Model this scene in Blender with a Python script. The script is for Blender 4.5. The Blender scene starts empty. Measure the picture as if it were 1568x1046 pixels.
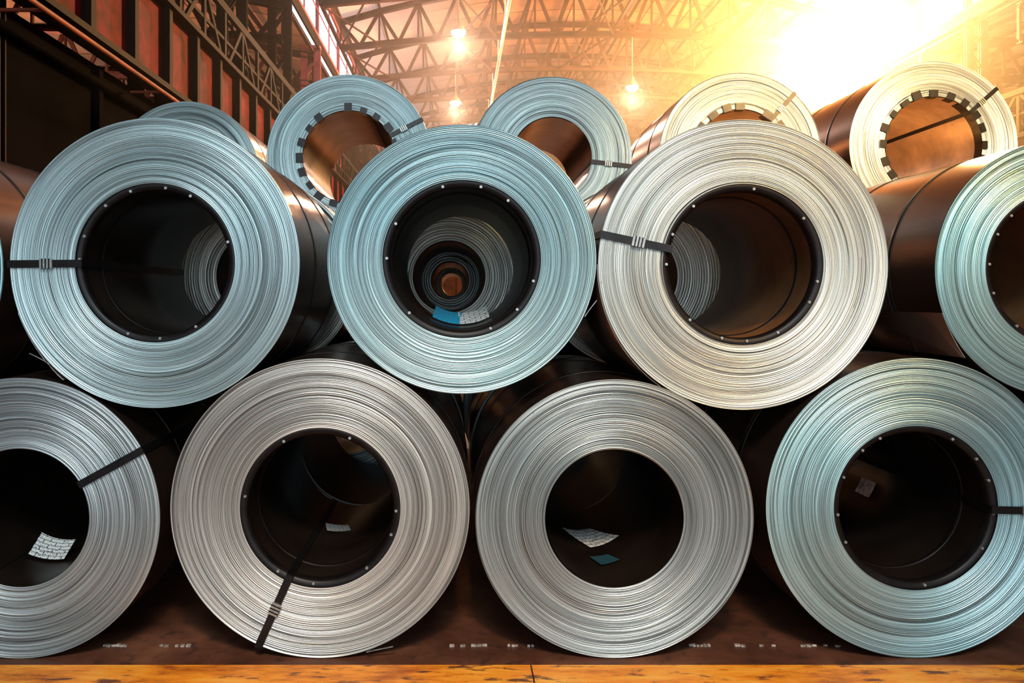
import bpy, math, random
from mathutils import Vector, Matrix
random.seed(7)
sc = bpy.context.scene
COL = sc.collection

# ---------------------------------------------------------------- materials
def newmat(name):
    m = bpy.data.materials.new(name); m.use_nodes = True
    nt = m.node_tree
    for n in list(nt.nodes): nt.nodes.remove(n)
    out = nt.nodes.new('ShaderNodeOutputMaterial')
    return m, nt, out
class NB:
    def __init__(s, nt): s.nt = nt
    def n(s, typ, **kw):
        nd = s.nt.nodes.new(typ)
        for k, v in kw.items(): setattr(nd, k, v)
        return nd
    def link(s, a, b): s.nt.links.new(a, b)
    def math(s, op, a, b=None, clamp=False):
        nd = s.nt.nodes.new('ShaderNodeMath'); nd.operation = op; nd.use_clamp = clamp
        for i, v in enumerate((a, b)):
            if v is None: continue
            if isinstance(v, (int, float)): nd.inputs[i].default_value = v
            else: s.link(v, nd.inputs[i])
        return nd.outputs[0]
    def ramp(s, fac, stops):
        nd = s.nt.nodes.new('ShaderNodeValToRGB')
        cr = nd.color_ramp
        while len(cr.elements) < len(stops): cr.elements.new(0.5)
        for e, (p, c) in zip(cr.elements, stops):
            e.position = p; e.color = (*c, 1) if len(c) == 3 else c
        s.link(fac, nd.inputs[0]); return nd.outputs[0]
    def mix(s, fac, a, b, mode='MIX'):
        nd = s.nt.nodes.new('ShaderNodeMix'); nd.data_type = 'RGBA'; nd.blend_type = mode
        for i, v in ((0, fac), (6, a), (7, b)):
            if isinstance(v, (int, float)): nd.inputs[i].default_value = v
            elif isinstance(v, tuple): nd.inputs[i].default_value = (*v, 1)
            else: s.link(v, nd.inputs[i])
        return nd.outputs[2]
    def noise(s, vec, scale, detail=3, rough=0.5):
        nd = s.nt.nodes.new('ShaderNodeTexNoise')
        nd.inputs['Scale'].default_value = scale; nd.inputs['Detail'].default_value = detail
        nd.inputs['Roughness'].default_value = rough
        if vec is not None: s.link(vec, nd.inputs['Vector'])
        return nd.outputs['Fac']
    def comb(s, x, y, z):
        nd = s.nt.nodes.new('ShaderNodeCombineXYZ')
        for i, v in enumerate((x, y, z)):
            if isinstance(v, (int, float)): nd.inputs[i].default_value = v
            else: s.link(v, nd.inputs[i])
        return nd.outputs[0]

def simple(name, col, rough=0.5, metal=0.0, var=0.25, scale=6.0, bump=0.0, stretch=None, spec=0.5):
    m, nt, out = newmat(name); b = NB(nt)
    p = b.n('ShaderNodeBsdfPrincipled')
    tc = b.n('ShaderNodeTexCoord')
    vec = tc.outputs['Object']
    if stretch:
        mp = b.n('ShaderNodeMapping'); mp.inputs['Scale'].default_value = stretch
        b.link(vec, mp.inputs['Vector']); vec = mp.outputs[0]
    f = b.noise(vec, scale, 5, 0.6)
    dark = tuple(c*(1-var*1.6) for c in col); lite = tuple(min(1, c*(1+var)) for c in col)
    c = b.ramp(f, [(0.3, dark), (0.7, lite)])
    b.link(c, p.inputs['Base Color'])
    p.inputs['Roughness'].default_value = rough; p.inputs['Metallic'].default_value = metal
    p.inputs['Specular IOR Level'].default_value = spec
    if bump:
        bp = b.n('ShaderNodeBump'); bp.inputs['Strength'].default_value = bump; bp.inputs['Distance'].default_value = 0.01
        b.link(f, bp.inputs['Height']); b.link(bp.outputs[0], p.inputs['Normal'])
    b.link(p.outputs[0], out.inputs[0])
    return m

def face_mat():
    m, nt, out = newmat('coil_edge_steel'); b = NB(nt)
    p = b.n('ShaderNodeBsdfPrincipled')
    tc = b.n('ShaderNodeTexCoord'); oi = b.n('ShaderNodeObjectInfo')
    sep = b.n('ShaderNodeSeparateXYZ'); b.link(tc.outputs['Object'], sep.inputs[0])
    x, z = sep.outputs[0], sep.outputs[2]
    r = b.math('SQRT', b.math('ADD', b.math('MULTIPLY', x, x), b.math('MULTIPLY', z, z)))
    wob = b.noise(tc.outputs['Object'], 1.5, 1)
    rnd = b.math('MULTIPLY', oi.outputs['Random'], 37.0)
    r1 = b.math('ADD', b.math('MULTIPLY', r, 105.0), b.math('MULTIPLY', wob, 0.8))
    xa = b.math('ADD', b.math('MULTIPLY', x, 0.6), rnd)
    za = b.math('MULTIPLY', z, 0.6)
    v1 = b.comb(r1, xa, za)
    f1 = b.noise(v1, 1.0, 2, 0.55)
    r2 = b.math('ADD', b.math('MULTIPLY', r, 400.0), b.math('MULTIPLY', wob, 2.0))
    f2 = b.noise(b.comb(r2, b.math('MULTIPLY', xa, 3.0), b.math('MULTIPLY', za, 3.0)), 1.0, 2, 0.6)
    rb = b.noise(b.comb(b.math('MULTIPLY', r, 22.0), xa, za), 1.0, 2)
    g1 = b.ramp(f1, [(0.30, (0.26,)*3), (0.42, (0.74,)*3), (0.60, (1.0,)*3), (0.70, (1.30,)*3)])
    g2 = b.ramp(f2, [(0.28, (0.20,)*3), (0.42, (0.82,)*3), (0.60, (1.0,)*3), (0.74, (1.35,)*3)])
    g3 = b.ramp(rb, [(0.3, (0.72,)*3), (0.7, (1.12,)*3)])
    pn = b.noise(tc.outputs['Object'], 1.7, 3)
    grey = b.mix(0.30, oi.outputs['Color'], (0.70, 0.70, 0.68))
    tint = b.mix(b.ramp(pn, [(0.36, (0,)*3), (0.64, (1,)*3)]), oi.outputs['Color'], grey)
    c = b.mix(1.0, tint, g1, 'MULTIPLY'); c = b.mix(1.0, c, g2, 'MULTIPLY'); c = b.mix(1.0, c, g3, 'MULTIPLY')
    sp = b.noise(tc.outputs['Object'], 38.0, 3, 0.7)
    c = b.mix(b.ramp(sp, [(0.67, (0,)*3), (0.75, (0.6,)*3)]), c, (0.12, 0.10, 0.09))
    b.link(c, p.inputs['Base Color'])
    p.inputs['Metallic'].default_value = 0.68
    b.link(b.math('ADD', b.math('MULTIPLY', rb, 0.25), 0.20), p.inputs['Roughness'])
    p.inputs['Anisotropic'].default_value = 0.78
    tg = b.n('ShaderNodeTangent'); tg.direction_type = 'RADIAL'; tg.axis = 'Y'
    b.link(tg.outputs[0], p.inputs['Tangent'])
    bp = b.n('ShaderNodeBump'); bp.inputs['Strength'].default_value = 0.42; bp.inputs['Distance'].default_value = 0.0018
    b.link(b.math('ADD', f1, b.math('MULTIPLY', f2, 0.5)), bp.inputs['Height']); b.link(bp.outputs[0], p.inputs['Normal'])
    b.link(p.outputs[0], out.inputs[0])
    return m

def label_mat(name, paper, ink):
    m, nt, out = newmat(name); b = NB(nt)
    p = b.n('ShaderNodeBsdfPrincipled')
    uv = b.n('ShaderNodeUVMap')
    br = b.n('ShaderNodeTexBrick')
    br.inputs['Scale'].default_value = 1.0
    br.inputs['Brick Width'].default_value = 0.36; br.inputs['Row Height'].default_value = 0.16
    br.inputs['Mortar Size'].default_value = 0.012
    br.inputs['Color1'].default_value = (*paper, 1); br.inputs['Color2'].default_value = (*paper, 1)
    br.inputs['Mortar'].default_value = (*ink, 1)
    b.link(uv.outputs[0], br.inputs['Vector'])
    mp = b.n('ShaderNodeMapping'); mp.inputs['Scale'].default_value = (34, 13, 1)
    b.link(uv.outputs[0], mp.inputs[0])
    f = b.noise(mp.outputs[0], 1.0, 1)
    wv = b.n('ShaderNodeSeparateXYZ'); b.link(uv.outputs[0], wv.inputs[0])
    row = b.math('SINE', b.math('MULTIPLY', wv.outputs[1], 75.0))
    t = b.math('MULTIPLY', b.math('GREATER_THAN', f, 0.55), b.math('GREATER_THAN', row, 0.15))
    c = b.mix(t, br.outputs['Color'], ink)
    b.link(c, p.inputs['Base Color']); p.inputs['Roughness'].default_value = 0.35
    b.link(p.outputs[0], out.inputs[0]); return m

M_FACE = face_mat()
M_OUT = simple('coil_outer_sheet', (0.20, 0.125, 0.095), 0.26, 0.9, 0.25, 2.5, 0.0, (1, 0.4, 1))
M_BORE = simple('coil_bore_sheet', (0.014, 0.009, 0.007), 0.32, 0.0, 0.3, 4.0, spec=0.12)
M_BOREB = simple('coil_bore_lit', (0.16, 0.125, 0.115), 0.22, 0.9, 0.4, 4.0)  # lighter copy of the bore sheet, warm reflected light put into its colour
M_BOREW = simple('coil_bore_veil_tint', (0.20, 0.09, 0.035), 0.45, 0.2, 0.3, 3.0, spec=0.3)  # orange glare veil over the right bores, put into the colour
M_BOREG = simple('coil_bore_lit_gold', (0.74, 0.54, 0.34), 0.38, 0.4, 0.3, 3.0)  # golden light inside the top right bores, put into the colour
M_STRAP = simple('strap_black_steel', (0.014, 0.012, 0.012), 0.35, 0.5, 0.3, 20)
M_CLIP = simple('strap_seal_metal', (0.42, 0.44, 0.42), 0.4, 0.7, 0.3, 60)
M_SLEEVE = simple('bore_protector', (0.008, 0.006, 0.006), 0.4, 0.0, 0.4, 12, spec=0.25)
M_LABEL = label_mat('paper_label', (0.88, 0.88, 0.84), (0.05, 0.05, 0.06))
M_BLUE = label_mat('blue_label', (0.02, 0.34, 0.56), (0.02, 0.2, 0.35))
M_TEAL = label_mat('teal_label', (0.02, 0.08, 0.10), (0.02, 0.05, 0.08))
M_PINK = simple('torn_label', (0.75, 0.42, 0.33), 0.5, 0, 0.5, 30)
COILM = [M_FACE, M_OUT, M_BORE, M_STRAP, M_CLIP, M_SLEEVE, M_LABEL, M_BLUE, M_PINK, M_BOREB, M_TEAL, M_BOREW, M_BOREG]

# ---------------------------------------------------------------- mesh helper
class MB:
    def __init__(s): s.v = []; s.f = []; s.m = []; s.sm = []; s.uv = {}
    def quad(s, idx, mat, smooth=False, uv=None):
        if uv: s.uv[len(s.f)] = uv
        s.f.append(idx); s.m.append(mat); s.sm.append(smooth)
    def lathe(s, prof, mat, segs, a0=0.0, a1=2*math.pi, fn=None, smooth=True):
        """revolve (r,y) profile about the Y axis"""
        full = abs(a1-a0-2*math.pi) < 1e-6
        n = segs if full else segs+1
        base = len(s.v)
        for i in range(n):
            a = a0+(a1-a0)*i/segs; ca, sa = math.cos(a), math.sin(a)
            for k, (r, y) in enumerate(prof):
                if fn: r, y = fn(k, r, y, a)
                s.v.append((r*ca, y, r*sa))
        P = len(prof)
        for i in range(segs):
            j = (i+1) % n
            for k in range(P-1):
                s.quad((base+i*P+k, base+j*P+k, base+j*P+k+1, base+i*P+k+1), mat, smooth)
    def box(s, c, ax, ay, az, mat):
        """centre and three half-axis vectors"""
        c = Vector(c); b0 = len(s.v)
        for i in (-1, 1):
            for j in (-1, 1):
                for k in (-1, 1):
                    s.v.append(tuple(c+ax*i+ay*j+az*k))
        for q in ((0,1,3,2),(4,6,7,5),(0,4,5,1),(2,3,7,6),(0,2,6,4),(1,5,7,3)):
            s.quad(tuple(b0+t for t in q), mat)
    def beam(s, p, q, w, h, mat=0):
        p, q = Vector(p), Vector(q); d = q-p; L = d.length
        if L < 1e-6: return
        d.normalize()
        up = Vector((0, 0, 1)) if abs(d.z) < 0.95 else Vector((0, 1, 0))
        sd = d.cross(up).normalized(); u2 = sd.cross(d).normalized()
        s.box((p+q)/2, d*L/2, sd*w/2, u2*h/2, mat)
    def ibeam(s, p, q, w, h, t=0.02, mat=0):
        p, q = Vector(p), Vector(q); d = (q-p).normalized()
        up = Vector((0, 0, 1)) if abs(d.z) < 0.95 else Vector((0, 1, 0))
        sd = d.cross(up).normalized(); u2 = sd.cross(d).normalized()
        s.beam(p+u2*(h/2-t/2), q+u2*(h/2-t/2), w, t, mat)
        s.beam(p-u2*(h/2-t/2), q-u2*(h/2-t/2), w, t, mat)
        s.beam(p, q, t, h-2*t, mat)
    def tube(s, p, q, r, mat=0, segs=10):
        p, q = Vector(p), Vector(q); d = (q-p).normalized()
        up = Vector((0, 0, 1)) if abs(d.z) < 0.95 else Vector((0, 1, 0))
        a = d.cross(up).normalized(); c = a.cross(d).normalized(); b0 = len(s.v)
        for i in range(segs):
            t = 2*math.pi*i/segs; o = a*math.cos(t)*r+c*math.sin(t)*r
            s.v.append(tuple(p+o)); s.v.append(tuple(q+o))
        for i in range(segs):
            j = (i+1) % segs
            s.quad((b0+2*i, b0+2*j, b0+2*j+1, b0+2*i+1), mat, True)
        s.f.append(tuple(b0+2*i for i in range(segs))); s.m.append(mat); s.sm.append(False)
        s.f.append(tuple(b0+2*i+1 for i in reversed(range(segs)))); s.m.append(mat); s.sm.append(False)
    def obj(s, name, mats, loc=(0, 0, 0)):
        me = bpy.data.meshes.new(name); me.from_pydata(s.v, [], s.f)
        for m in mats: me.materials.append(m)
        me.polygons.foreach_set('material_index', s.m)
        me.polygons.foreach_set('use_smooth', s.sm)
        if s.uv:
            ul = me.uv_layers.new(name='UVMap')
            for fi, uvs in s.uv.items():
                po = me.polygons[fi]
                for li, u in zip(po.loop_indices, uvs): ul.data[li].uv = u
        me.update()
        o = bpy.data.objects.new(name, me); o.location = loc; COL.objects.link(o); return o

# ---------------------------------------------------------------- coils
def coil(X, Z, R, ri, Y=0.0, L=1.1, hi=False, tint=(0.55, 0.72, 0.74), strap=None, clip=True,
         sleeve=False, tabs=False, labels=(), tail=None, bright=0, bands=(0.3, 0.8), seed=0, whisker=None):
    rng = random.Random(seed+int(X*1000))
    mb = MB(); segs = 192 if hi else 96
    prof = []; ph = []
    r = ri; slow = 0.0
    while r < R-0.003:
        t = rng.uniform(0.003, 0.0075) if hi else rng.uniform(0.010, 0.018)
        t = min(t, R-r)
        slow = slow*0.85+rng.uniform(-0.001, 0.001)
        y = slow+rng.uniform(-0.0009, 0.0009)
        if rng.random() < 0.12: y += rng.uniform(-0.003, 0.003)
        g = rng.uniform(0.0004, 0.0013); p = rng.uniform(0, 6.28)
        dp = rng.uniform(0.002, 0.005)
        prof += [(r+g*0.3, y+dp), (r+g, y), (r+t-g, y)]; ph += [p]*3
        r += t
    prof += [(R-0.001, 0.0), (R, 0.003)]; ph += [0, 0]
    def fn(k, rr, y, a): return rr+0.0005*math.sin(2*a+ph[k]), y+0.0010*math.sin(a+ph[k])
    mb.lathe(prof, 0, segs, fn=fn)
    mb.lathe([(R, 0.003), (R+0.0005, L*0.3), (R, L*0.6), (R, L-0.003)], 1, segs)
    mb.lathe([(R, L-0.003), (R*0.7+ri*0.3, L), (ri, L)], 0, 64 if not hi else 96)
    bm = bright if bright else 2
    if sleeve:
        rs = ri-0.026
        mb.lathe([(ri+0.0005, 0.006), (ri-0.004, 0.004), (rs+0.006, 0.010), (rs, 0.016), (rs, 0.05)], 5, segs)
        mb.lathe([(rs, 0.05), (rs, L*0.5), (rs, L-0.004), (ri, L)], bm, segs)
        n = 15; off = rng.uniform(0, 1)
        for i in range(n):
            if rng.random() < 0.25: continue
            a = 2*math.pi*(i+off+rng.uniform(-0.2, 0.2))/n; rr = ri-0.015
            p = Vector((rr*math.cos(a), 0.006, rr*math.sin(a)))
            mb.tube(p+Vector((0, 0.004, 0)), p-Vector((0, 0.004, 0)), 0.0056, 4, 10)
            mb.tube(p-Vector((0, 0.004, 0)), p-Vector((0, 0.006, 0)), 0.0034, 4, 8)
        rb = rs
        mb.lathe([(rs-0.0005, 0.17), (rs-0.004, 0.172), (rs-0.004, 0.186), (rs-0.0005, 0.188)], 5, segs)
    else:
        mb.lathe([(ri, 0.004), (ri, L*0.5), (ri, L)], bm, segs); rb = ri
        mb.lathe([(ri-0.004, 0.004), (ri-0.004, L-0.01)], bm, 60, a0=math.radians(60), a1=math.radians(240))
    if tabs:
        n = 20
        mb.lathe([(ri-0.002, -0.004), (ri-0.002, 0.08)], 3, segs)
        for i in range(n):
            if rng.random() < 0.12: continue
            a = 2*math.pi*(i+rng.uniform(-.1, .1))/n; u = Vector((math.cos(a), 0, math.sin(a))); t = Vector((-math.sin(a), 0, math.cos(a)))
            h = rng.uniform(0.016, 0.03)
            mb.box(u*(ri-0.006+h)+Vector((0, -0.009, 0)), u*h, t*rng.uniform(0.022, 0.034), Vector((0, 0.002, 0)), 3)
            mb.box(u*(ri-0.006)+Vector((0, 0.02, 0)), u*0.002, t*0.028, Vector((0, 0.03, 0)), 3)
    for by in bands:
        mb.lathe([(R+0.0004, by*L-0.016), (R+0.0025, by*L-0.016), (R+0.0025, by*L+0.016), (R+0.0004, by*L+0.016)], 3, segs)
    if strap is not None:
        for ang in (strap if isinstance(strap, (list, tuple)) else [strap]):
            a = math.radians(ang); u = Vector((math.cos(a), 0, math.sin(a))); t = Vector((-math.sin(a), 0, math.cos(a)))
            w = 0.0145; yv = Vector((0, 1, 0))
            rin = rb-0.003
            mb.box(u*((rin+R+0.004)/2)+yv*-0.0085, u*((R+0.004-rin)/2), t*w, yv*0.0016, 3)
            mb.box(u*((rin+R+0.004)/2)+yv*(L+0.004), u*((R+0.004-rin)/2), t*w, yv*0.0016, 3)
            mb.box(u*(R+0.0035)+yv*(L/2-0.002), u*0.0014, t*w, yv*(L/2+0.007), 3)
            mb.box(u*(rin+0.0005)+yv*(L/2-0.002), u*0.0014, t*w, yv*(L/2+0.007), 3)
            if clip:
                rc = ri+(R-ri)*0.42
                mb.box(u*rc+yv*-0.013, u*0.024, t*(w+0.004), yv*0.003, 4)
                for q in (-0.013, 0, 0.013):
                    mb.box(u*(rc+q)+yv*-0.0165, u*0.0025, t*(w+0.005), yv*0.001, 3)
    for (th, y0, w, l, rot, mat, lift) in labels:
        th = math.radians(th); cr, sr = math.cos(math.radians(rot)), math.sin(math.radians(rot))
        N = 8; b0 = len(mb.v)
        for i in range(N+1):
            for j in range(N+1):
                s_ = (i/N-0.5)*w; t_ = (j/N-0.5)*l
                s2 = s_*cr-t_*sr; t2 = s_*sr+t_*cr
                rr = rb-0.008-lift*(j/N)
                a = th+s2/rr
                mb.v.append((rr*math.cos(a), y0+t2, rr*math.sin(a)))
        for i in range(N):
            for j in range(N):
                mb.quad((b0+i*(N+1)+j, b0+(i+1)*(N+1)+j, b0+(i+1)*(N+1)+j+1, b0+i*(N+1)+j+1), mat, True,
                        uv=((i/N, j/N), ((i+1)/N, j/N), ((i+1)/N, (j+1)/N), (i/N, (j+1)/N)))
    if tail:
        a0, a1, gap = tail
        n = 40; b0 = len(mb.v)
        for i in range(n+1):
            f = i/n; a = math.radians(a0+(a1-a0)*f); rr = R+0.0012+gap*f*f
            for (dr, y) in ((0, 0.001), (0.0015, 0.001), (0.0015, L-0.002), (0, L-0.002)):
                mb.v.append(((rr+dr)*math.cos(a), y, (rr+dr)*math.sin(a)))
        for i in range(n):
            for k in range(4):
                k2 = (k+1) % 4
                mb.quad((b0+i*4+k, b0+(i+1)*4+k, b0+(i+1)*4+k2, b0+i*4+k2), 0 if k == 0 else 1, True)
    if whisker:      # loose end of a cut band sticking off the rim: start angle, end angle, stand-off
        a0, a1, gap = whisker; n = 14; pts = []
        for i in range(n+1):
            f = i/n; a = math.radians(a0+(a1-a0)*f); rr = R+0.003+gap*f**1.5
            pts.append(Vector((rr*math.cos(a), -0.004, rr*math.sin(a))))
        for i in range(n): mb.beam(pts[i], pts[i+1], 0.006, 0.0025, 4)
    o = mb.obj('steel_coil', COILM, (X, Y, Z)); o.color = (*tint, 1)
    return o

CY = (0.46, 0.72, 0.76); GR = (0.40, 0.47, 0.475); CR = (0.56, 0.56, 0.52); LT = (0.80, 0.87, 0.81); TE = (0.38, 0.75, 0.80); SB = (0.53, 0.72, 0.745)  # coil tone, with bluish light and the dimmer lower row put into it
# front row, bottom tier
coil(-1.675, 0.5385, 0.5375, 0.265, hi=True, tint=(0.50, 0.57, 0.58), strap=29, clip=False, labels=[(-103, 0.34, 0.145, 0.11, 8, 6, 0.05)], seed=1)
coil(-0.525, 0.576, 0.574, 0.306, hi=True, tint=CR, strap=246, sleeve=True, labels=[(-97, 0.66, 0.11, 0.10, 15, 6, 0.0)], seed=2, whisker=(288, 298, 0.02))
coil(0.6025, 0.536, 0.534, 0.265, hi=True, tint=GR, labels=[(-88, 0.60, 0.16, 0.24, 25, 6, 0.0), (-86, 0.30, 0.09, 0.10, 20, 10, 0.0)], seed=3)
coil(1.7575, 0.577, 0.575, 0.314, hi=True, tint=(0.40, 0.66, 0.70), strap=-1, sleeve=True, labels=[(-27, 0.85, 0.08, 0.13, 0, 8, 0.0)], seed=4)
coil(-2.86, 0.562, 0.56, 0.305, tint=GR, seed=5)
coil(2.905, 0.552, 0.55, 0.305, tint=CY, seed=6)
# front row, upper tier
coil(-1.1575, 1.516, 0.556, 0.305, hi=True, tint=SB, strap=180.5, sleeve=True, seed=11, tail=(200, 232, 0.012), whisker=(224, 216, 0.03))
coil(0.0175, 1.530, 0.5165, 0.302, hi=True, tint=CY, sleeve=True, seed=12,
     labels=[(-105, 0.62, 0.13, 0.10, 0, 7, 0.05), (-76, 0.62, 0.14, 0.10, 0, 6, 0.05)], whisker=(335, 343, 0.02))
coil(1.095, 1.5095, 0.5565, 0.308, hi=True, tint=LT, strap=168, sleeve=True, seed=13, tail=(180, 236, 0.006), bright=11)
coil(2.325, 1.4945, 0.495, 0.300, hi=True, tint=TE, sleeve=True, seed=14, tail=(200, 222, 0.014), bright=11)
coil(-2.2925, 1.49, 0.555, 0.305, tint=TE, seed=15)
# second row
for i, (X, R) in enumerate([(-2.86, .555), (-1.675, .535), (-0.525, .57), (0.6025, .53), (1.7575, .57), (2.905, .55)]):
    coil(X, R+0.002, R, 0.34, Y=1.36, L=1.0, tint=GR, seed=20+i)
for i, (X, Z, R, r_) in enumerate([(-2.30, 1.49, .55, .27), (-1.09, 1.50, .53, .25), (-0.045, 1.498, .50, .20), (0.975, 1.50, .505, .25), (2.31, 1.50, .50, .26)]):
    coil(X, Z, R, r_, Y=1.36, L=1.0, tint=LT, seed=30+i)
# third row with the top tier
for i, X in enumerate([-2.2, -0.765, 0.63, 1.98, 3.32]):
    coil(X, 0.596, 0.594, 0.3, Y=2.46, L=1.2, seed=40+i)
for i, (X, Z) in enumerate([(-2.95, 1.49), (-1.48, 1.50), (-0.05, 1.502), (1.317, 1.475), (2.647, 1.495), (4.0, 1.52)]):
    coil(X, Z, 0.548, 0.25 if i != 2 else 0.13, Y=2.46, L=1.2, seed=50+i, tint=GR)
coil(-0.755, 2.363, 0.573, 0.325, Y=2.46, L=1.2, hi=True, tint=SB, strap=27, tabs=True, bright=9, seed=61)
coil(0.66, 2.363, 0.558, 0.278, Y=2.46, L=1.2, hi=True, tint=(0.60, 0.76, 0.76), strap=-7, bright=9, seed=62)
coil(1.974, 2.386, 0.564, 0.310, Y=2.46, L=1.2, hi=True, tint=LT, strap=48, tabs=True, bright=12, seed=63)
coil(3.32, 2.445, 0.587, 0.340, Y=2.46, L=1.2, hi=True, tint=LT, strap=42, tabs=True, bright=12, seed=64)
# fourth row (left)
for i, X in enumerate([-2.3, -0.8, 0.63]):
    coil(X, 0.596, 0.594, 0.3, Y=3.72, L=1.2, seed=70+i)
for i, X in enumerate([-3.05, -1.58, -0.05]):
    coil(X, 1.495, 0.548, 0.25 if i != 2 else 0.1, Y=3.72, L=1.2, seed=75+i, tint=GR)
coil(-2.33, 2.435, 0.63, 0.3, Y=3.72, L=1.2, hi=True, tint=SB, seed=80, bright=9)

# ---------------------------------------------------------------- hall shell
XL, XR = -6.0, 20.0
Y0, Y1 = -14.0, 70.0
CH = 14.2
M_STEEL = simple('dark_structural_steel', (0.010, 0.005, 0.005), 0.7, 0.0, 0.4, 3, spec=0.12)
M_TRUSS = simple('truss_painted_brown', (0.050, 0.014, 0.010), 0.6, 0.0, 0.4, 1.5, spec=0.2)
M_RED = simple('red_painted_panel', (0.13, 0.0025, 0.014), 0.65, 0.0, 0.5, 2.2, 0.1, spec=0.08)
M_DARKW = simple('dark_wall_cladding', (0.003, 0.0026, 0.004), 0.9, 0.0, 0.5, 0.8, spec=0.02)
M_PINKS = simple('pink_lit_steel', (0.40, 0.09, 0.12), 0.6, 0.0, 0.3, 1.0)  # steel with the pinkish light on the columns put into its colour
M_ORPIPE = simple('orange_pipe', (0.22, 0.04, 0.015), 0.6, 0.0, 0.3, 2)
M_PIPE = simple('white_pipe', (0.75, 0.68, 0.62), 0.4, 0.2, 0.1, 2)

def roof_mat():
    m, nt, out = newmat('roof_sheeting'); b = NB(nt)
    tc = b.n('ShaderNodeTexCoord'); sep = b.n('ShaderNodeSeparateXYZ'); b.link(tc.outputs['Object'], sep.inputs[0])
    br = b.n('ShaderNodeTexBrick'); br.offset = 0.0
    br.inputs['Scale'].default_value = 1.0; br.inputs['Brick Width'].default_value = 2.17; br.inputs['Row Height'].default_value = 2.0
    br.inputs['Mortar Size'].default_value = 0.05
    br.inputs['Color1'].default_value = (0.60, 0.27, 0.14, 1); br.inputs['Color2'].default_value = (0.40, 0.165, 0.08, 1)
    br.inputs['Mortar'].default_value = (0.12, 0.04, 0.025, 1)
    b.link(tc.outputs['Object'], br.inputs['Vector'])
    n = b.noise(tc.outputs['Object'], 0.5, 5, 0.65)
    c = b.mix(1.0, br.outputs['Color'], b.ramp(n, [(0.3, (0.6,)*3), (0.7, (1.1,)*3)]), 'MULTIPLY')
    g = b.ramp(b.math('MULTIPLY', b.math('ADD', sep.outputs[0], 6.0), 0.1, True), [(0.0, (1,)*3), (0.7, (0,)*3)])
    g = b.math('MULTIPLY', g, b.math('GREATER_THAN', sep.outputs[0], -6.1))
    c = b.mix(b.math('MULTIPLY', g, 0.75), c, (0.80, 0.76, 0.80))  # paler towards the left eave: clerestory light put into the sheet colour
    d = b.n('ShaderNodeBsdfDiffuse'); t = b.n('ShaderNodeBsdfTranslucent'); mx = b.n('ShaderNodeMixShader')
    b.link(c, d.inputs[0]); b.link(c, t.inputs[0]); mx.inputs[0].default_value = 0.2
    b.link(d.outputs[0], mx.inputs[1]); b.link(t.outputs[0], mx.inputs[2]); b.link(mx.outputs[0], out.inputs[0])
    return m
M_ROOF = roof_mat()

def bot(x, xa, xb, z0, rise):
    u = (x-xa)/(xb-xa)*2-1; return z0+rise*(1-u*u)
def truss_mesh(xa, xb, zb, rise, zt, trise, n=13):
    mb = MB(); w = xb-xa
    P = [Vector((xa+w*i/n, 0, bot(xa+w*i/n, xa, xb, zb, rise))) for i in range(n+1)]
    Q = [Vector((xa+w*i/n, 0, bot(xa+w*i/n, xa, xb, zt, trise))) for i in range(n+1)]
    for i in range(n):
        mb.ibeam(P[i], P[i+1], 0.28, 0.28, 0.04); mb.ibeam(Q[i], Q[i+1], 0.28, 0.26, 0.04)
        m = (P[i]+P[i+1])/2
        mb.beam(Q[i], m, 0.12, 0.17); mb.beam(Q[i+1], m, 0.12, 0.17)
    for i in range(n+1): mb.beam(P[i], Q[i], 0.09, 0.12)
    return mb
def make_trusses(xa, xb, zb, rise, zt, trise, n, ys):
    base = truss_mesh(xa, xb, zb, rise, zt, trise, n).obj('roof_truss', [M_TRUSS], (0, ys[0], 0))
    for y in ys[1:]:
        o = base.copy(); o.location = (0, y, 0); COL.objects.link(o)
TY = [13.3+6*k for k in range(-4, 10)]
make_trusses(XL, XR, CH, 0.7, CH+1.3, 2.0, 13, TY)
make_trusses(XL-22, XL-0.3, 10.7, 0.4, 11.9, 1.2, 12, TY)
make_trusses(XR+0.3, XR+22, 10.7, 0.4, 11.9, 1.2, 12, TY)

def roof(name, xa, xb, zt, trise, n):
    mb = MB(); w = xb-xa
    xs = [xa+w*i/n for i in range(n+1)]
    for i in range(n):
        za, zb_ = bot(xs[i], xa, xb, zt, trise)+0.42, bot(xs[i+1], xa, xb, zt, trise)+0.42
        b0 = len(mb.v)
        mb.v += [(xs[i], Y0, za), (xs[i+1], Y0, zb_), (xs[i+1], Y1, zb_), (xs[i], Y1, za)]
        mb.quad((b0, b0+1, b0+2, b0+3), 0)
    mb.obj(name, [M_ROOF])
    pb = MB()
    for i in range(n+1):
        x = xa+w*i/n; z = bot(x, xa, xb, zt, trise)+0.26
        pb.beam((x, Y0, z), (x, Y1, z), 0.10, 0.16)
    pb.obj('roof_purlins', [M_TRUSS])
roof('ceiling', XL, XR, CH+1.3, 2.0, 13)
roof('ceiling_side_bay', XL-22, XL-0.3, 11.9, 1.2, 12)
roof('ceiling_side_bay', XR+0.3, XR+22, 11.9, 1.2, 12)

bb = MB()
for y in TY[3:-1]:
    for i in range(0, 13, 3):
        x1 = XL+2*i; x2 = min(XR, x1+2)
        z1, z2 = bot(x1, XL, XR, CH, .7), bot(x2, XL, XR, CH, .7)
        bb.beam((x1, y, z1), (x2, y+6, z2), 0.07, 0.07); bb.beam((x2, y, z2), (x1, y+6, z1), 0.07, 0.07)
for i in (0, 3, 7, 10, 13):
    x = XL+2*i; z = bot(x, XL, XR, CH, .7)
    bb.beam((x, TY[2], z+0.1), (x, TY[-1], z+0.1), 0.14, 0.14)
bb.obj('roof_bracing', [M_TRUSS])

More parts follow.
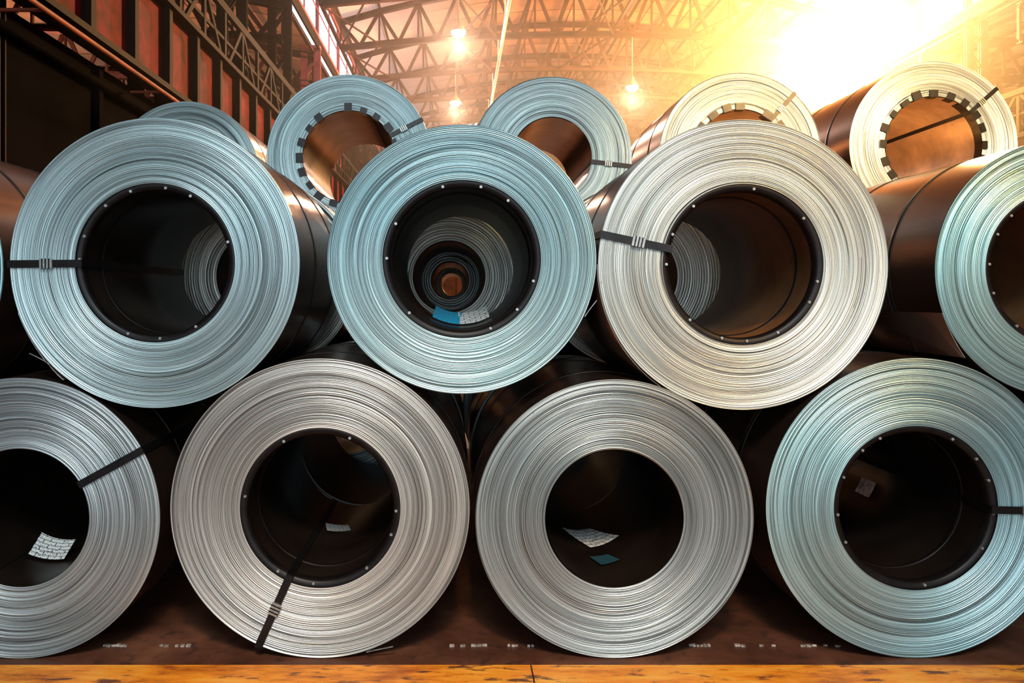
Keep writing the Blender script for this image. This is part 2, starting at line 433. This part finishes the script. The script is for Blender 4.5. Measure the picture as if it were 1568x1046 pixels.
# laced crane columns with a slender roof post on top
def column_mesh(side):
    mb = MB(); H = 12.3
    for dx in (-0.28, 0.28):
        mb.ibeam((dx, 0, 0), (dx, 0, H), 0.30, 0.16, 0.03)
    k = 0; z = 0.6
    while z < H-1:
        a, c = (-0.28, 0.28) if k % 2 else (0.28, -0.28)
        mb.beam((a, -0.1, z), (c, -0.1, z+0.8), 0.05, 0.07); mb.beam((a, 0.1, z), (c, 0.1, z+0.8), 0.05, 0.07)
        z += 0.8; k += 1
    mb.box((0, 0, 0.03), Vector((0.5, 0, 0)), Vector((0, 0.4, 0)), Vector((0, 0, 0.03)), 0)
    mb.box((0, 0, 8), Vector((0.42, 0, 0)), Vector((0, 0.2, 0)), Vector((0, 0, 0.2)), 0)
    mb.box((0, 0, H), Vector((0.42, 0, 0)), Vector((0, 0.2, 0)), Vector((0, 0, 0.06)), 0)
    xs = -side*0.28
    mb.ibeam((xs, 0, H), (xs, 0, 15.4), 0.14, 0.14, 0.02)
    return mb
cb = column_mesh(-1).obj('steel_column', [M_STEEL], (XL-0.4, TY[0], 0))
for y in TY[1:]:
    o = cb.copy(); o.location = (XL-0.4, y, 0); COL.objects.link(o)
    if 30 < y < 40:
        o.data = cb.data.copy(); o.data.materials[0] = M_PINKS
cr_ = column_mesh(1).obj('steel_column', [M_TRUSS], (XR+0.4, TY[0]-3.5, 0))
for y in TY[1:]:
    o = cr_.copy(); o.location = (XR+0.4, y-3.5, 0); COL.objects.link(o)

def girder(x, sgn, name, panel):
    mb = MB(); zb, zt = 5.35, 6.95
    ya, yb = Y0+0.3, Y1-0.4
    mb.beam((x, ya, zb), (x, yb, zb), 0.45, 0.10, 1); mb.beam((x, ya, zt), (x, yb, zt), 0.55, 0.10, 1)
    mb.beam((x, ya, (zb+zt)/2), (x, yb, (zb+zt)/2), 0.04, zt-zb-0.1, 0)
    y = ya+0.1
    while y < yb:
        mb.beam((x+sgn*0.10, y, zb), (x+sgn*0.10, y, zt), 0.16, 0.16, 1); y += 1.6
    mb.beam((x, ya, zt+0.12), (x, yb, zt+0.12), 0.08, 0.12, 1)
    zw = zt+0.1
    mb.beam((x-sgn*0.5, ya, zw), (x-sgn*0.5, yb, zw), 0.7, 0.05, 1)
    mb.beam((x-sgn*0.2, ya, zw+1.6), (x-sgn*0.2, yb, zw+1.6), 0.12, 0.20, 1)
    mb.beam((x-sgn*0.2, ya, zw+0.8), (x-sgn*0.2, yb, zw+0.8), 0.05, 0.08, 1)
    y = ya; k = 0
    while y < yb-1.6:
        mb.beam((x-sgn*0.2, y, zw), (x-sgn*0.2, y, zw+1.6), 0.08, 0.14, 1)
        a, c = (zw, zw+1.6) if k % 2 else (zw+1.6, zw)
        mb.beam((x-sgn*0.2, y, a), (x-sgn*0.2, y+1.6, c), 0.07, 0.12, 1)
        y += 1.6; k += 1
    return mb.obj(name, [panel, M_STEEL])
girder(XL+0.35, 1, 'crane_runway_girder', M_RED)
girder(XR-0.35, -1, 'crane_runway_girder', M_RED)

wl = MB()
wl.box((XL-0.05, (Y0+Y1)/2, 2.62), Vector((0.05, 0, 0)), Vector((0, (Y1-Y0)/2, 0)), Vector((0, 0, 2.62)), 0)
y = Y0
while y < Y1:
    wl.beam((XL+0.05, y, 0.01), (XL+0.05, y, 5.2), 0.10, 0.14, 0); y += 3.0
for z in (1.5, 4.9): wl.beam((XL+0.08, Y0, z), (XL+0.08, Y1, z), 0.12, 0.14, 0)
wl.obj('wall_left', [M_DARKW])
wr = MB()
wr.box((XR+0.05, (Y0+Y1)/2, 2.62), Vector((0.05, 0, 0)), Vector((0, (Y1-Y0)/2, 0)), Vector((0, 0, 2.62)), 0)
y = Y0
while y < Y1:
    wr.beam((XR-0.05, y, 0.01), (XR-0.05, y, 5.2), 0.10, 0.14, 0); y += 1.5
wr.obj('wall_right', [M_TRUSS])
pp = MB()
pp.tube((XL+0.75, Y0+0.4, 5.05), (XL+0.75, Y1-0.5, 5.05), 0.035, 0)
for k in range(20): pp.beam((XL+0.16, Y0+1+k*4, 5.05), (XL+0.75, Y0+1+k*4, 5.05), 0.04, 0.04, 0)
pp.obj('service_pipe', [M_ORPIPE])
pw = MB(); pw.tube((2.1, -10, 13.3), (2.1, 66, 13.3), 0.08, 0)
for y in TY[1:]: pw.tube((2.1, y, 13.3), (2.1, y, 14.6), 0.02, 0)
pw.obj('white_service_pipe', [M_PIPE])

def clerestory(x, name, z1, z2, mat):
    mb = MB()
    for z in (z1, z2): mb.beam((x, Y0, z), (x, Y1, z), 0.10, 0.14, 0)
    mb.beam((x, Y0, (z1+z2)/2), (x, Y1, (z1+z2)/2), 0.03, 0.05, 0)
    y = Y0
    while y <= Y1:
        mb.beam((x, y, z1), (x, y, z2), 0.05, 0.05, 0); y += 3.0
    return mb.obj(name, [mat])
clerestory(XL-0.05, 'window_1', 12.7, 15.0, M_PINKS); clerestory(XR+0.05, 'window_2', 12.7, 15.0, M_TRUSS)
def strip(x, z1, z2, name, mat):
    mb = MB(); mb.box((x, (Y0+Y1)/2, (z1+z2)/2), Vector((0.04, 0, 0)), Vector((0, (Y1-Y0)/2, 0)), Vector((0, 0, (z2-z1)/2)), 0); mb.obj(name, [mat])
strip(XL-0.05, 15.07, 15.95, 'trim_1', M_TRUSS); strip(XR+0.05, 15.07, 15.95, 'trim_2', M_TRUSS)
strip(XL-0.05, 12.2, 12.63, 'trim_3', M_STEEL); strip(XR+0.05, 12.2, 12.63, 'trim_4', M_STEEL)
strip(XL-22, 0, 12.4, 'wall_side_bay_left', M_DARKW); strip(XR+22, 0, 12.4, 'wall_side_bay_right', M_TRUSS)
ew = MB(); ew.box((7, Y1, 8.5), Vector((36, 0, 0)), Vector((0, 0.1, 0)), Vector((0, 0, 8.5)), 0)
for i in range(36): ew.beam((-28+2*i, Y1-0.15, 0), (-28+2*i, Y1-0.15, 16), 0.12, 0.12, 0)
ew.obj('wall_back', [M_TRUSS])
# front wall with a gate opening (unseen behind the viewer, sized for the sky light let in): x -7..9, z 0..7
fw = MB(); fw.box((7, Y0, 12.2), Vector((36, 0, 0)), Vector((0, 0.1, 0)), Vector((0, 0, 5.2)), 0)
fw.box((-18, Y0, 3.5), Vector((11, 0, 0)), Vector((0, 0.1, 0)), Vector((0, 0, 3.5)), 0)
fw.box((26, Y0, 3.5), Vector((17, 0, 0)), Vector((0, 0.1, 0)), Vector((0, 0, 3.5)), 0)
fw.obj('wall_front', [M_DARKW])

def floor_mat():
    m, nt, out = newmat('oily_concrete'); b = NB(nt)
    p = b.n('ShaderNodeBsdfPrincipled'); tc = b.n('ShaderNodeTexCoord')
    f = b.noise(tc.outputs['Object'], 2.0, 7, 0.65); f2 = b.noise(tc.outputs['Object'], 14, 4, 0.6)
    c = b.ramp(f, [(0.3, (0.045, 0.016, 0.010)), (0.55, (0.125, 0.045, 0.024)), (0.75, (0.24, 0.095, 0.045))])
    c = b.mix(b.ramp(f2, [(0.55, (0,)*3), (0.65, (0.6,)*3)]), c, (0.03, 0.018, 0.014))
    b.link(c, p.inputs['Base Color'])
    b.link(b.ramp(f, [(0.3, (0.35,)*3), (0.7, (0.75,)*3)]), p.inputs['Roughness'])
    bp = b.n('ShaderNodeBump'); bp.inputs['Strength'].default_value = 0.3; bp.inputs['Distance'].default_value = 0.01
    b.link(f2, bp.inputs['Height']); b.link(bp.outputs[0], p.inputs['Normal'])
    b.link(p.outputs[0], out.inputs[0]); return m
fl = MB(); fl.v += [(-29, Y0-10, 0), (43, Y0-10, 0), (43, Y1, 0), (-29, Y1, 0)]; fl.quad((0, 1, 2, 3), 0)
fl.obj('floor', [floor_mat()])

def orange_mat():
    m, nt, out = newmat('scuffed_orange_paint'); b = NB(nt)
    p = b.n('ShaderNodeBsdfPrincipled'); tc = b.n('ShaderNodeTexCoord')
    mp = b.n('ShaderNodeMapping'); mp.inputs['Scale'].default_value = (1, 3.5, 3); b.link(tc.outputs['Object'], mp.inputs[0])
    f = b.noise(mp.outputs[0], 3.2, 7, 0.7); f2 = b.noise(mp.outputs[0], 7, 6, 0.65)
    c = b.ramp(f, [(0.32, (0.38, 0.075, 0.008)), (0.5, (0.88, 0.29, 0.020)), (0.70, (1.0, 0.50, 0.07))])
    c = b.mix(b.ramp(f2, [(0.56, (0,)*3), (0.64, (1,)*3)]), c, (0.16, 0.05, 0.02))
    b.link(c, p.inputs['Base Color']); p.inputs['Roughness'].default_value = 0.42
    bp = b.n('ShaderNodeBump'); bp.inputs['Strength'].default_value = 0.3; bp.inputs['Distance'].default_value = 0.004
    b.link(f2, bp.inputs['Height']); b.link(bp.outputs[0], p.inputs['Normal'])
    b.link(p.outputs[0], out.inputs[0]); return m
M_OR = orange_mat()
kb = MB()
for (xa, xb) in ((-5.2, -2.2), (-2.194, 0.268), (0.274, 3.0), (3.006, 5.6)):
    prof = [(-0.112, 0.0), (-0.112, 0.026), (-0.118, 0.031), (-0.45, 0.031), (-0.458, 0.026), (-0.458, 0.0)]
    b0 = len(kb.v)
    for x in (xa, xb):
        for (yy, zz) in prof: kb.v.append((x, yy, zz+0.001))
    n = len(prof)
    for k in range(n-1): kb.quad((b0+k, b0+n+k, b0+n+k+1, b0+k+1), 0)
    kb.quad(tuple(b0+k for k in range(n)), 0); kb.quad(tuple(b0+n+k for k in reversed(range(n))), 0)
    x = xa+0.3
    while x < xb:
        kb.tube((x, -0.38, 0.03), (x, -0.38, 0.042), 0.014, 1, 6); x += 0.6
kb.obj('orange_kerb_plate', [M_OR, M_STEEL])
dm = MB()
for (xa, xb) in ((-1.18, -1.03), (-0.80, -0.70), (-0.03, 0.12), (0.20, 0.31), (0.92, 1.02), (1.10, 1.27), (1.36, 1.52), (-1.42, -1.30)):
    k = 7
    for i in range(k):
        if random.random() < 0.15: continue
        x1 = xa+(xb-xa)*i/k; x2 = xa+(xb-xa)*(i+random.uniform(0.6, 1))/k
        j = random.uniform(-0.004, 0.004)
        dm.box(((x1+x2)/2, 0.107+j, 0.0035), Vector(((x2-x1)/2, 0, 0)), Vector((0, random.uniform(0.003, 0.008), 0)), Vector((0, 0, 0.003)), 0)
dm.obj('floor_marking', [simple('worn_white_paint', (0.45, 0.40, 0.36), 0.6, 0, 0.6, 30)])

def emis(name, col, s):
    m, nt, out = newmat(name); e = nt.nodes.new('ShaderNodeEmission'); e.inputs[0].default_value = (*col, 1); e.inputs[1].default_value = s
    nt.links.new(e.outputs[0], out.inputs[0]); return m
M_BULB = emis('lamp_glow', (1.0, 0.85, 0.65), 50)
M_SHADE = simple('lamp_shade', (0.5, 0.4, 0.32), 0.4, 0.5, 0.2, 3)
def lamp(x, y, z, zt, power):
    mb = MB(); segs = 32
    def lz(prof, mat):
        b0 = len(mb.v)
        for i in range(segs):
            a = 2*math.pi*i/segs
            for (r, h) in prof: mb.v.append((r*math.cos(a), r*math.sin(a), h))
        P = len(prof)
        for i in range(segs):
            j = (i+1) % segs
            for k in range(P-1): mb.quad((b0+i*P+k, b0+j*P+k, b0+j*P+k+1, b0+i*P+k+1), mat, True)
    lz([(0.33, 0.0), (0.31, 0.05), (0.22, 0.22), (0.12, 0.32), (0.10, 0.52), (0.02, 0.56)], 0)
    lz([(0.0, -0.26), (0.20, -0.21), (0.31, -0.08), (0.28, 0.05), (0.10, 0.16), (0.0, 0.18)], 1)
    mb.tube((0, 0, 0.55), (0, 0, zt-z), 0.025, 0)
    o = mb.obj('hanging_lamp', [M_SHADE, M_BULB], (x, y, z))
    ld = bpy.data.lights.new('lamp_light', 'POINT'); ld.energy = power; ld.color = (1, 0.60, 0.40); ld.shadow_soft_size = 0.3
    l = bpy.data.objects.new('lamp_light', ld); l.parent = o; l.location = (0, 0, -0.65); COL.objects.link(l)
lamp(0.06, 31.3, 13.0, 15.0, 2600)
lamp(-0.1, 43.3, 12.9, 14.9, 1800)
lamp(9.0, 37.3, 12.2, 15.0, 2000)
lamp(-16, 25.3, 9.5, 11.3, 3000)  # extra lamp out of view, added for warm light in the side bay

# scattering volume added for the sun glow, under the roof behind the stacks
hz = MB(); hz.box((7, 37.0, 9.0), Vector((12.3, 0, 0)), Vector((0, 30, 0)), Vector((0, 0, 5.0)), 0)
hm, nt, out = newmat('glare_volume')
vs = nt.nodes.new('ShaderNodeVolumeScatter'); vs.inputs['Density'].default_value = 0.0056; vs.inputs['Anisotropy'].default_value = 0.76
vs.inputs['Color'].default_value = (1, 0.90, 0.80, 1)
nt.links.new(vs.outputs[0], out.inputs['Volume'])
hz.obj('glare_haze', [hm])

# ---------------------------------------------------------------- lights
def light(name, typ, loc, energy, col, target=None, **kw):
    ld = bpy.data.lights.new(name, typ); ld.energy = energy; ld.color = col
    for k, v in kw.items(): setattr(ld, k, v)
    o = bpy.data.objects.new(name, ld); o.location = loc; COL.objects.link(o)
    if target is not None:
        o.rotation_euler = (Vector(target)-Vector(loc)).to_track_quat('-Z', 'Y').to_euler()
    return o
light('sun_glow_point', 'POINT', (18.05, 35.0, 12.9), 80000, (1.0, 0.50, 0.14), shadow_soft_size=1.0)  # added point that makes the sun glow in the haze, no fixture here
light('front_key_added', 'AREA', (0.5, -7.0, 7.0), 520, (0.80, 0.95, 1.0), (0.3, 0, 1.0), shape='RECTANGLE', size=3.2, size_y=1.8)  # added cool key inside the hall, stands in for daylight from outside
light('front_fill_added', 'AREA', (-1.0, -11.0, 3.5), 170, (0.85, 0.95, 1.0), (0.0, 0, 1.2), shape='RECTANGLE', size=7, size_y=4)  # added front fill to brighten faces, labels and bores
light('warm_veil_spot', 'SPOT', (3.2, -3.4, 4.2), 1000, (1.0, 0.50, 0.12), (1.75, 0, 2.0), spot_size=math.radians(32), spot_blend=1.0, shadow_soft_size=0.25)  # added spot, stands in for the warm glare on the right front coils
light('warm_stack_spot', 'SPOT', (4.4, -3.5, 5.0), 4800, (1.0, 0.60, 0.22), (3.0, 2.5, 2.6), spot_size=math.radians(36), spot_blend=1.0, shadow_soft_size=0.25)  # added spot that warms the top right coils, no lamp there
light('warm_rim_spot', 'SPOT', (11.0, 17.0, 10.0), 22000, (1.0, 0.58, 0.24), (1.9, 1.0, 2.0), spot_size=math.radians(36), spot_blend=0.8, shadow_soft_size=0.4)  # added rim spot from the glare side, stands in for sun through windows
light('floor_fill_spot', 'SPOT', (0.3, -4.5, 5.0), 850, (1.0, 0.60, 0.26), (0.2, -1.0, 0), spot_size=math.radians(40), spot_blend=0.7, shadow_soft_size=0.3)  # added spot to brighten floor and kerb plate, no lamp there

SUND = Vector((0.475, 1.0, 0.3125)).normalized()
w = bpy.data.worlds.new('World'); sc.world = w; w.use_nodes = True
nt = w.node_tree; b = NB(nt); bg = nt.nodes['Background']
tc = b.n('ShaderNodeTexCoord'); vm = b.n('ShaderNodeVectorMath'); vm.operation = 'DOT_PRODUCT'
b.link(tc.outputs['Generated'], vm.inputs[0]); vm.inputs[1].default_value = SUND
dt = b.math('MAXIMUM', vm.outputs['Value'], 0.0)
g = b.math('POWER', dt, 40.0)
c = b.mix(g, (0.80, 0.90, 1.0), (1.0, 0.80, 0.45))
b.link(c, bg.inputs[0])
b.link(b.math('ADD', 1.8, b.math('MULTIPLY', g, 14.0)), bg.inputs[1])
light('sun', 'SUN', tuple(SUND*60), 2.0, (1.0, 0.72, 0.42), (0, 0, 0), angle=0.02)

# ---------------------------------------------------------------- camera
cam = bpy.data.cameras.new('camera'); co = bpy.data.objects.new('camera', cam); COL.objects.link(co)
co.location = (0, -3.0, 1.385); co.rotation_euler = (math.pi/2, 0, 0)
cam.sensor_width = 36; cam.lens = 27.55; cam.shift_x = 0.0536; cam.shift_y = -0.0434
cam.clip_end = 300
sc.camera = co
sc.view_settings.view_transform = 'Standard'
